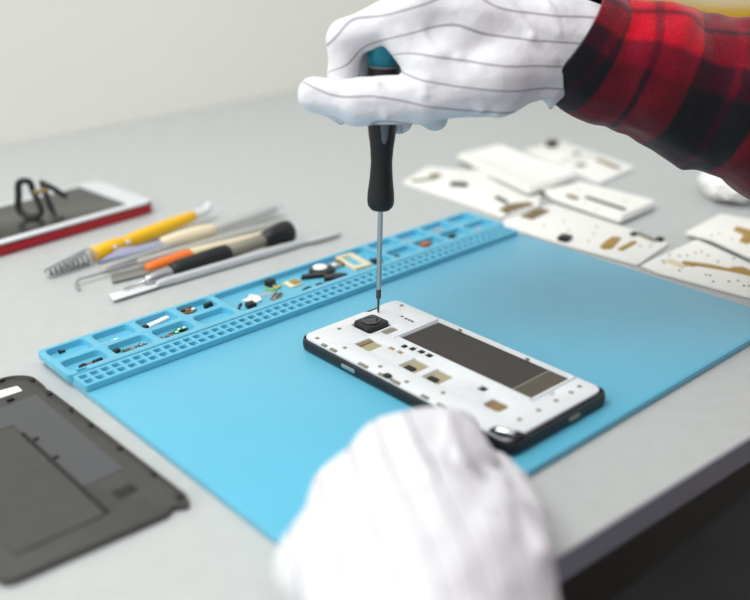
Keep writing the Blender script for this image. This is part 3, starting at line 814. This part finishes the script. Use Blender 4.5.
# silver spatula
t = thing('metal_spatula', 'silver double-ended metal spatula nearest to the blue mat', 'tool', (160, 311, 0))
part('blade', prism(round_poly([(68.6, 310.2), (100, 310.4), (105, 311.5), (105, 315), (100, 316.5), (72, 322.2)], .8), 2.1, 3.0, .3), 'whiteplastic', t, 'flat bright blade', smooth=45)
part('rod', lathe((102, 313.4, 3.2), (228, 308.6, 3.2), [(0, 1.4), (3, 2.4), (10, 3.0), (12, 2.6), (14, 3.1), (100, 3.1), (118, 2.4), (125, 1.8)]), 'silver', t, smooth=50)
part('flat_end', prism(round_poly([(222, 307), (230, 304), (252, 302.8), (257, 305.5), (254, 309.5), (230, 312), (222, 310.5)], 1.5), 2.2, 4.4, .6), 'silver', t, 'flattened end', smooth=45)

# ------------------------------------------------------------------ white plastic frames and bits on the right
def plate(name, label, cat, pts, z0, z1, r=2, m='boardwhite', bev=.4):
    cx = sum(p[0] for p in pts)/len(pts); cy = sum(p[1] for p in pts)/len(pts)
    t = thing(name, label, cat, (cx, cy, z0))
    part('sheet', prism(round_poly(pts, r), z0, z1, bev), m, t, smooth=40)
    return t
def bits(t, items, zt):
    for nm, m, pts, h_, lb in items:
        part(nm, prism(round_poly(pts, .8), zt+.01, zt+h_, min(.4, h_*.3)), m, t, lb, smooth=40)
def R4(x, y, w, h_, a=0):
    c, s = math.cos(math.radians(a)), math.sin(math.radians(a))
    return [(x+dx*w/2*c-dy*h_/2*s, y+dx*w/2*s+dy*h_/2*c) for dx, dy in ((-1, -1), (1, -1), (1, 1), (-1, 1))]
def holes(t, pts, zt, r=.9):
    for x, y in pts:
        part('hole_mark', lathe((x, y, zt+.01), (x, y, zt+2), [(0, r), (.25, r), (.3, r*.6)], 8), 'coverdark', t, 'dark screw hole')

t = plate('phone_midplate', 'long white plastic frame with brown flex, just behind the far end of the blue mat', 'phone frame',
          [(372, 246), (414, 243), (440, 262), (448, 290), (452, 352), (430, 388), (380, 369), (378, 330), (376, 280)], .3, 2.4)
bits(t, [('flex_board', 'brownpcb', [(379, 246), (384, 236+12), (412, 247), (414, 254), (398, 262), (382, 258)], 1.2, 'brown flex board'),
         ('flex_board', 'greypcb', R4(398, 360, 24, 6, -20), 1.0, 'grey flex strip'),
         ('flex_board', 'brownpcb', R4(414, 362, 10, 8, -30), 1.2, 'brown flex strip'),
         ('black_block', 'black', R4(408, 327, 6, 15, 33), 2.6, 'black block'),
         ('black_block', 'black', R4(403, 274, 4, 17, -20), 1.6, 'black strip'),
         ('raised_edge', 'boardwhite', R4(448, 318, 3, 60, 3), 2.5, None)], 2.4)
holes(t, [(390, 300), (420, 290), (395, 320), (385, 350), (425, 340)], 2.4)

t = plate('phone_midplate', 'white plastic frame with two gold traces touching the mat edge', 'phone frame',
          [(359, 176), (364, 114), (415, 122.5), (420, 150), (424, 190), (428, 238), (412, 240), (372, 242), (358, 236)], .3, 2.2)
bits(t, [('gold_trace', 'gold', [(370, 147), (376, 144), (398, 152), (396, 158), (384, 156), (372, 152)], 1.0, 'gold trace'),
         ('gold_trace', 'gold', R4(388, 139.5, 22, 4, 6), 1.0, 'gold trace'),
         ('black_block', 'black', R4(366, 179, 9, 8, 10), 3.4, 'black round part'),
         ('flex_board', 'greypcb', R4(413, 140, 4, 20, -14), 1.4, 'grey strip'),
         ('black_block', 'black', R4(411, 150, 5, 4, 0), 2.2, 'dark block'), ('black_block', 'black', R4(415, 130, 5, 5, 0), 2.2, 'dark block'),
         ('flex_board', 'brownpcb', R4(396, 232, 26, 11, 8), 1.2, 'brown flex board')], 2.2)
holes(t, [(394, 133), (400, 128), (385, 190), (398, 205), (380, 210), (406, 180), (376, 165), (392, 172)], 2.2)

t = plate('plastic_tray', 'blank white plastic tray lying on the white frames', 'tray',
          [(424, 262), (489, 262), (516, 376), (461, 382)], 5.2, 8.6, 5, 'boardwhite', .8)
part('rim', well_slab(round_poly([(426, 264), (487.5, 264), (513.5, 374.5), (462, 380)], 5), [(round_poly([(429, 267), (485, 267), (510.5, 372), (464.5, 377)], 4), 9.0)], 8.55, 10.4, 9.0, .4), 'boardwhite', t, smooth=40)

t = plate('phone_midplate', 'white plastic frame with thin brown strip, farthest from the blue mat', 'phone frame',
          [(499, 246), (562, 253), (570, 285), (580, 330), (588, 360), (536, 362), (522, 322)], .3, 3.0, 3)
bits(t, [('flex_board', 'brownpcb', R4(551, 275, 5, 34, -19), 1.2, 'thin brown strip'), ('black_block', 'black', R4(566, 352, 12, 9, 20), 5.0, 'black part'),
         ('flex_board', 'brownpcb', R4(559, 316, 6, 8, 0), 1.4, 'brown part'), ('flex_board', 'greypcb', R4(530, 290, 10, 8, 0), 1.2, 'grey part'),
         ('rib', 'boardwhite', R4(545, 306, 46, 5, -10), 3, None)], 3.0)
t = plate('phone_midplate', 'white plastic frame with dark slot strip in front of the blank tray', 'phone frame',
          [(424, 172), (479, 175), (482, 215), (481, 256), (443, 263), (432, 244)], 2.5, 5.2, 3)
bits(t, [('flex_board', 'brownpcb', R4(443, 232, 5, 12, -10), 1.4, 'brown strip'), ('slot_strip', 'coverdark', R4(449, 204, 3.4, 42, -6), 1.2, 'dark slot strip'),
         ('raised_edge', 'boardwhite', R4(476, 214, 3.5, 74, 1), 2.5, None), ('raised_edge', 'boardwhite', R4(452, 176, 46, 3.5, 2), 2.5, None)], 5.2)
holes(t, [(436, 215), (432, 200), (462, 240), (466, 196)], 5.2)

t = plate('phone_midplate', 'white perforated plastic frame with long gold strip along the mat side', 'phone frame',
          [(364, 112), (361.5, 96), (365, 62), (368, 33), (375, 25), (398, 28), (418, 56), (437, 113)], .3, 2.2)
bits(t, [('gold_trace', 'gold', [(386, 86), (390, 84), (396, 66), (400, 48), (405, 50), (409, 61), (404, 66), (400, 66), (397, 80), (390, 95), (386, 94)], 1.0, 'long gold strip'),
         ('flex_board', 'cream', R4(383, 97, 6, 16, -10), .8, 'pale strip'), ('gold_trace', 'gold', R4(401, 38, 6, 22, 15), 1.0, 'gold strip')], 2.2)
holes(t, [(381, 106), (379, 103), (394.5, 109), (402, 99.5), (411, 98.5), (416, 96.5), (412.5, 89.5), (407, 78.5), (380, 71.5), (381, 69), (380.5, 55), (386, 51.5), (381, 44.5), (383, 42), (374, 88), (373, 62), (420, 74), (398, 103)], 2.2)
t = plate('phone_midplate', 'white plastic frame with gold corner near the crumpled tissue', 'phone frame',
          [(425, 64), (450, 70), (500, 96), (495, 128), (437, 124), (438, 102)], 2.6, 4.6, 3)
bits(t, [('gold_trace', 'gold', [(446, 80), (452, 79), (474, 88), (474, 103), (466, 101), (462, 90), (448, 86)], 1.0, 'gold corner'), ], 4.6)
holes(t, [(444, 106), (452, 104), (448, 92)], 4.6, .8)

# crumpled tissue
bm = bmesh.new(); bmesh.ops.create_icosphere(bm, subdivisions=5, radius=1)
for v in bm.verts:
    n0 = v.co.copy()
    f = 1+.22*noise.noise(n0*1.7+Vector((5, 2, 1)))+.16*abs(noise.noise(n0*4.2))-.1*abs(noise.noise(n0*8))
    v.co = Vector((n0.x*34*f, n0.y*24*f, max(-.98, n0.z*f)*12))
zmin = min(v.co.z for v in bm.verts)
for v in bm.verts: v.co.z -= zmin
tag(obj('tissue', bm, 'paper', loc=(552, 152, .1), rz=.6, smooth=40), 'crumpled white tissue lying under the plaid sleeve', 'tissue')

# amber tape rolls far back on the bench
for i, (x, y, R_, w, lab) in enumerate(((1370, 650, 125, 46, 'wide mustard yellow ring-shaped roll behind the plaid sleeve, at the right'),
                                        (1035, 700, 42, 95, 'mustard yellow roll standing just above the glove cuff'))):
    if not R_: continue
    tp = thing('tape_roll', lab, 'tape roll', (x, y, 0))
    bm = bmesh.new()
    rings = []
    for r, z in ((R_, .3), (R_, w), (R_*.62, w), (R_*.62, .3)):
        rings.append([bm.verts.new((r*math.cos(2*PI*k/64), r*math.sin(2*PI*k/64), z)) for k in range(64)])
    for k in range(4): bridge(bm, rings[k], rings[(k+1) % 4])
    obj('tape', bm, 'mustard', tp, smooth=40)
    bm = bmesh.new(); rings = []
    for r, z in ((R_*.615, .5), (R_*.615, w-.5), (R_*.55, w-.5), (R_*.55, .5)):
        rings.append([bm.verts.new((r*math.cos(2*PI*k/64), r*math.sin(2*PI*k/64), z)) for k in range(64)])
    for k in range(4): bridge(bm, rings[k], rings[(k+1) % 4])
    obj('core', bm, 'cream', tp, smooth=40, label='pale cardboard core')

# ------------------------------------------------------------------ small parts in the tray wells
WF = 4.62
def bit(name, label, cat, m, pts, h_, r=.3, group=None, z=WF):
    cx = sum(p[0] for p in pts)/len(pts); cy = sum(p[1] for p in pts)/len(pts)
    o = obj(name, prism(round_poly([(p[0]-cx, p[1]-cy) for p in pts], r), 0, h_, min(.3, h_*.3)), m, loc=(cx, cy, z), smooth=40)
    return tag(o, label, cat, group)
def screw(x, y, label, m='greypcb', group=None, rz=0, z=WF, L=3.2):
    bm = lathe((0, 0, 1.1), (L, 0, .7), [(0, 1.1), (.7, 1.1), (.8, .6), (L-.6, .55), (L, .2)], 10)
    return tag(obj('screw', bm, m, loc=(x, y, z), rz=rz, smooth=40), label, 'screw', group)

screw(8, 258.6, 'black screw alone in the leftmost rear compartment', 'black', L=4)
G = 'loose bits in the leftmost front compartment'
for k, (x, y, w, h_, a_, m) in enumerate(((10.5, 234.4, 4, 2.4, 20, 'black'), (14.5, 234.4, 3.6, 2, -30, 'greypcb'), (17.5, 234, 3, 2.6, 40, 'black'), (20.5, 234.8, 4.4, 2.2, 10, 'black'), (13, 231.5, 2.6, 1.8, 60, 'greypcb'))):
    bit('connector', 'tiny dark connector among the bits in the leftmost front compartment', 'connector', m, R4(x, y, w, h_, a_), 1.4, group=G)
G = 'pale bits in the second rear compartment'
for x, y, a_ in ((33.5, 252.6, 10), (37.4, 251.4, 50), (40.6, 252.8, -20)):
    bit('shim', 'tiny pale shim in the second rear compartment', 'shim', 'pink' if a_ == 10 else 'paper', R4(x, y, 2.6, 1.4, a_), .7, group=G)
bit('connector', 'black connector beside the screws in the second front compartment', 'connector', 'black', R4(32.9, 237.4, 4, 3, 20), 1.8)
G = 'screws in the second front compartment'
for i, (x, y) in enumerate(((35.4, 235), (38.4, 233.6), (41, 235), (43.4, 234.2), (46, 236), (48, 233.4), (40, 231.4))):
    screw(x, y, 'tiny grey screw in the row in the second front compartment', 'greypcb', G, rz=i*1.3, L=3)
bf = bit('antenna_bar', 'white bar with black end in the third rear compartment', 'bar', 'paper', [(62.4, 251.8), (78.6, 255.4), (78.2, 259.2), (62, 255.8)], 1.8)
o = obj('end_block', prism(round_poly([(-11.4, -4.0), (-7.6, -3.2), (-8, .6), (-11.8, -.2)], .3), -.01, 2.2, .3), 'black', bf, smooth=40, label='black end')
G = 'grey bits in the third front compartment'
for x, y, w, h_, a_ in ((59.8, 235, 4, 2, 20), (64.6, 235.2, 3, 2, -20), (66.8, 233, 3.4, 1.6, 50), (68.4, 237, 3, 2, 10)):
    bit('connector', 'tiny grey connector left of the green board', 'connector', 'greypcb', R4(x, y, w, h_, a_), 1.2, group=G)
gb = bit('circuit_board', 'small green circuit board in the third front compartment', 'circuit board', 'greenpcb', [(70, 232.6), (73, 233), (74, 235.6), (79, 234.6), (79.2, 237.6), (73, 239.4), (70, 237.4)], 1.2)
for x, y in ((-.6, .6), (3, .6), (-3.4, -1.6)):
    obj('chip', box(x-.9, x+.9, y-.7, y+.7, 1.2, 1.9, .1), 'paper', gb, label='pale chip')
cc = bit('camera_flex', 'brown and black camera flex in the fourth rear compartment', 'flex', 'brownpcb', [(86.4, 255), (94, 253.6), (98, 256), (95, 259.6), (87, 259.8)], 1.4)
for x, y, m in ((-3, .4, 'black'), (0, -.6, 'redbrown'), (2.4, 1, 'black'), (3, -1.6, 'paper')):
    obj('chip', box(x-1.2, x+1.2, y-1, y+1, 1.4, 2.4, .2), m, cc, label={'black': 'black chip', 'redbrown': 'copper chip', 'paper': 'white chip'}[m])
bit('connector', 'black block at the right of the fourth rear compartment', 'connector', 'black', [(102.6, 253), (108.6, 254), (110.4, 257), (106, 257.2), (102.8, 256)], 2.6)

wc = bit('flex_board', 'white folded flex board in the long open compartment', 'flex', 'paper', [(125.6, 247), (130, 246.4), (135, 251.4), (137.4, 245), (135.6, 238.6), (127, 236.6), (129, 241)], 1.6)
bit('camera_module', 'small black camera block touching the white flex board', 'camera', 'black', [(121.4, 233.4), (127.6, 233), (128, 238.6), (122.6, 239)], 3.2)
G = 'dark crumbs by the white flex board'
for x, y in ((117.8, 238.6), (120.6, 241.6), (122.6, 243.4)):
    bit('connector', 'tiny dark crumb left of the black camera block', 'connector', 'black', R4(x, y, 1.8, 1.6, x*9), 1, group=G)
bit('clear_film', 'clear plastic film beside the white flex board', 'film', 'clear', [(136, 244), (148, 242), (151, 248), (140, 250)], .5)
yc = thing('cable_end', 'black plug with yellow-green wires against the tray rear edge', 'cable', (153, 255, WF))
obj('plug', prism(round_poly(R4(1.6, 1, 6, 5.4, 20), .6), 0, 4, .5), 'black', yc, smooth=40)
obj('wire', tube([(-3, -1, .8), (-5, -4, .8), (-2, -8, .8), (4, -7, .8)], .6, 8), 'green', yc, smooth=60)
obj('wire', tube([(2, -2, .8), (1, -6, .8), (6, -5, .8)], .6, 8), 'yellow', yc, smooth=60)
sf = bit('striped_flex', 'grey striped flex strip right of the clear film', 'flex', 'greypcb', R4(146, 237.6, 11, 5, 34), 1.2)
for k in (-1, 1):
    obj('trace', prism(R4(-k*.8, k*1.2, 9.4, .8, 34), 1.2, 1.5, .05), 'coverdark', sf, label='dark trace')
tb = bit('chip_board', 'tan chip board in the middle of the long compartment', 'circuit board', 'cream', [(162, 252.6), (173, 252.2), (171.4, 242), (161.6, 242.2)], 1.0)
obj('chip', prism(rrect(-1.6, 4, -3.6, 3.4, .4), 1.0, 1.6, .15), 'gold', tb, label='gold chip')
bit('spring_clip', 'black clip near the screw cells, left of its twin', 'clip', 'black', [(163, 232.4), (168, 231.6), (171.6, 234), (169, 235), (165, 234)], 1.6)
bit('spring_clip', 'black clip near the screw cells, right of its twin', 'clip', 'coverdark', [(174, 232.4), (178, 230.8), (181, 232.8), (177, 235)], 1.6)
cm = thing('camera_ring', 'black camera housing with white disc in the long compartment', 'camera', (194, 252, WF))
obj('housing', prism(round_poly([(-9, 2), (-8, -6), (-2, -9), (7, -8), (9, 0), (5, 5), (-4, 6)], 1.5), 0, 2.4, .4), 'black', cm, smooth=40)
obj('disc', lathe((.2, .8, 2.4), (.2, .8, 5), [(0, 5), (.8, 5), (1.1, 4.6), (1.2, 1)], 28), 'paper', cm, smooth=40, label='white disc')
bit('bracket', 'black bracket bar below the white disc, to its left', 'bracket', 'black', [(174.6, 248.6), (190, 240.6), (192, 244), (178, 252)], 2.6, .5)
bit('bracket', 'black bracket bar below the white disc, to its right', 'bracket', 'black', [(183.6, 235.4), (197, 229.8), (201, 232), (199, 236), (188.6, 241.6)], 2.6, .5)
sc = bit('shield_can', 'silver shield cans beside the white disc', 'connector', 'steel', [(202, 247.6), (208.6, 247), (209.4, 254.6), (202.4, 255)], 2.4)
obj('chip', box(-2.4, 1, -2.6, 1, 2.4, 3, .2), 'paper', sc, label='white chip')
bit('connector', 'gold and brown connector between silver cans and cream frame', 'connector', 'brownpcb', [(209.8, 248), (214, 249), (214, 257.6), (209.8, 256.6)], 2)
fo = rrect(212.5, 226.5, 234, 261, 1.2)
cf = well_slab([(p[0]-219.5, p[1]-247.5) for p in fo], [(rrect(-4.2, 4.2, -9, 10, .8), .5)], 0, 2.6, .5, .3)
o = obj('speaker_bracket', cf, 'cream', loc=(219.5, 247.5, WF), rz=math.radians(-9), smooth=35)
tag(o, 'cream rectangular frame by the screwdriver shaft', 'frame')
obj('mesh', prism(rrect(-3.8, 3.8, -8.4, 9.4, .6), .52, .8, .05), 'mat', o, label='blue opening')
bit('connector', 'black block right of the cream frame', 'connector', 'black', [(228.4, 236), (234, 233), (236, 238), (230.6, 243)], 2.4)
ob2 = bit('flex_board', 'black flex with copper end just right of the screwdriver shaft', 'flex', 'black', R4(246, 233.5, 3.2, 9, -60), 1.8)
obj('tip', prism(R4(4, -2.6, 3, 3, -30), .1, 1.6, .2), 'redbrown', ob2, label='copper end')
bit('vibration_motor', 'red-brown motor in the second front well right of the screwdriver', 'motor', 'redbrown', [(273.6, 233), (279, 231.4), (282.6, 236), (278, 239.4), (274, 238)], 3.4, .6)
bit('connector', 'dark block beside the red-brown motor', 'connector', 'black', R4(283.6, 238, 4, 3, 30), 2)
bit('connector', 'dark block in the third front well right of the screwdriver', 'connector', 'black', [(302, 235), (306, 233), (310, 236), (304, 238.6)], 2)
bit('shim', 'small pink shim in the farthest front well', 'shim', 'pink', R4(332.6, 234.4, 5, 3, 20), .8)
bit('shim', 'small pink shim in the third rear well right of the screwdriver', 'shim', 'pink', R4(310, 254.6, 8, 2.4, -20), .8)
bit('shim', 'small pink shim in the second rear well right of the screwdriver', 'shim', 'pink', R4(277.4, 254.8, 3, 2.4, 20), .8)
G = 'dark screws in the small cells'
for i, (cx_, cy_) in enumerate(((16, 1), (17, 0), (17, 1), (18, 0), (18, 1))):
    screw(.9+6.47*cx_+1.2, 210.6+6.5*cy_, 'tiny dark screw lying in one of the small blue cells', 'darksteel', G, rz=.4*i, z=WF, L=2.6)

# ------------------------------------------------------------------ light
w = bpy.data.worlds.new('room_light'); scene.world = w; w.use_nodes = True
bg = w.node_tree.nodes['Background']; bg.inputs['Color'].default_value = (.93, .97, 1, 1); bg.inputs['Strength'].default_value = .82
def area(name, loc, target, sx, sy, power, col):
    l = bpy.data.lights.new(name, 'AREA'); l.shape = 'RECTANGLE'; l.size = sx*S; l.size_y = sy*S; l.energy = power; l.color = col
    o = bpy.data.objects.new(name, l); COL.objects.link(o); o.location = Vector(loc)*S
    o.rotation_euler = (Vector(target)-Vector(loc)).to_track_quat('-Z', 'Y').to_euler()
    o['kind'] = 'structure'
    return o
area('ceiling_lamp', (-420, 420, 1350), (60, 200, 0), 1300, 900, 19.5, (1, .97, .92))
area('window_daylight', (-1500, 250, 700), (100, 200, 0), 1200, 900, 7, (.92, .97, 1))

# ------------------------------------------------------------------ camera
cd = bpy.data.cameras.new('camera'); co = bpy.data.objects.new('camera', cd); COL.objects.link(co)
co.location = Vector((-183.705, -234.099, 254.299))*S
co.rotation_euler = (1.15434376, 0.0168884590, -0.727649615)
cd.sensor_width = 36; cd.lens = 972.58/750*36
cd.clip_start = .01; cd.clip_end = 20
cd.dof.use_dof = True; cd.dof.aperture_fstop = 3.7; cd.dof.aperture_blades = 0
fwd = Vector((.60316739, .68745933, -.40446108))
cd.dof.focus_distance = (Vector((160, 140, 12))*S-co.location).dot(fwd)
scene.camera = co

scene.view_settings.view_transform = 'Standard'; scene.view_settings.look = 'None'
scene.view_settings.gamma = 1; scene.view_settings.use_curve_mapping = False
scene.view_settings.exposure = 0.0
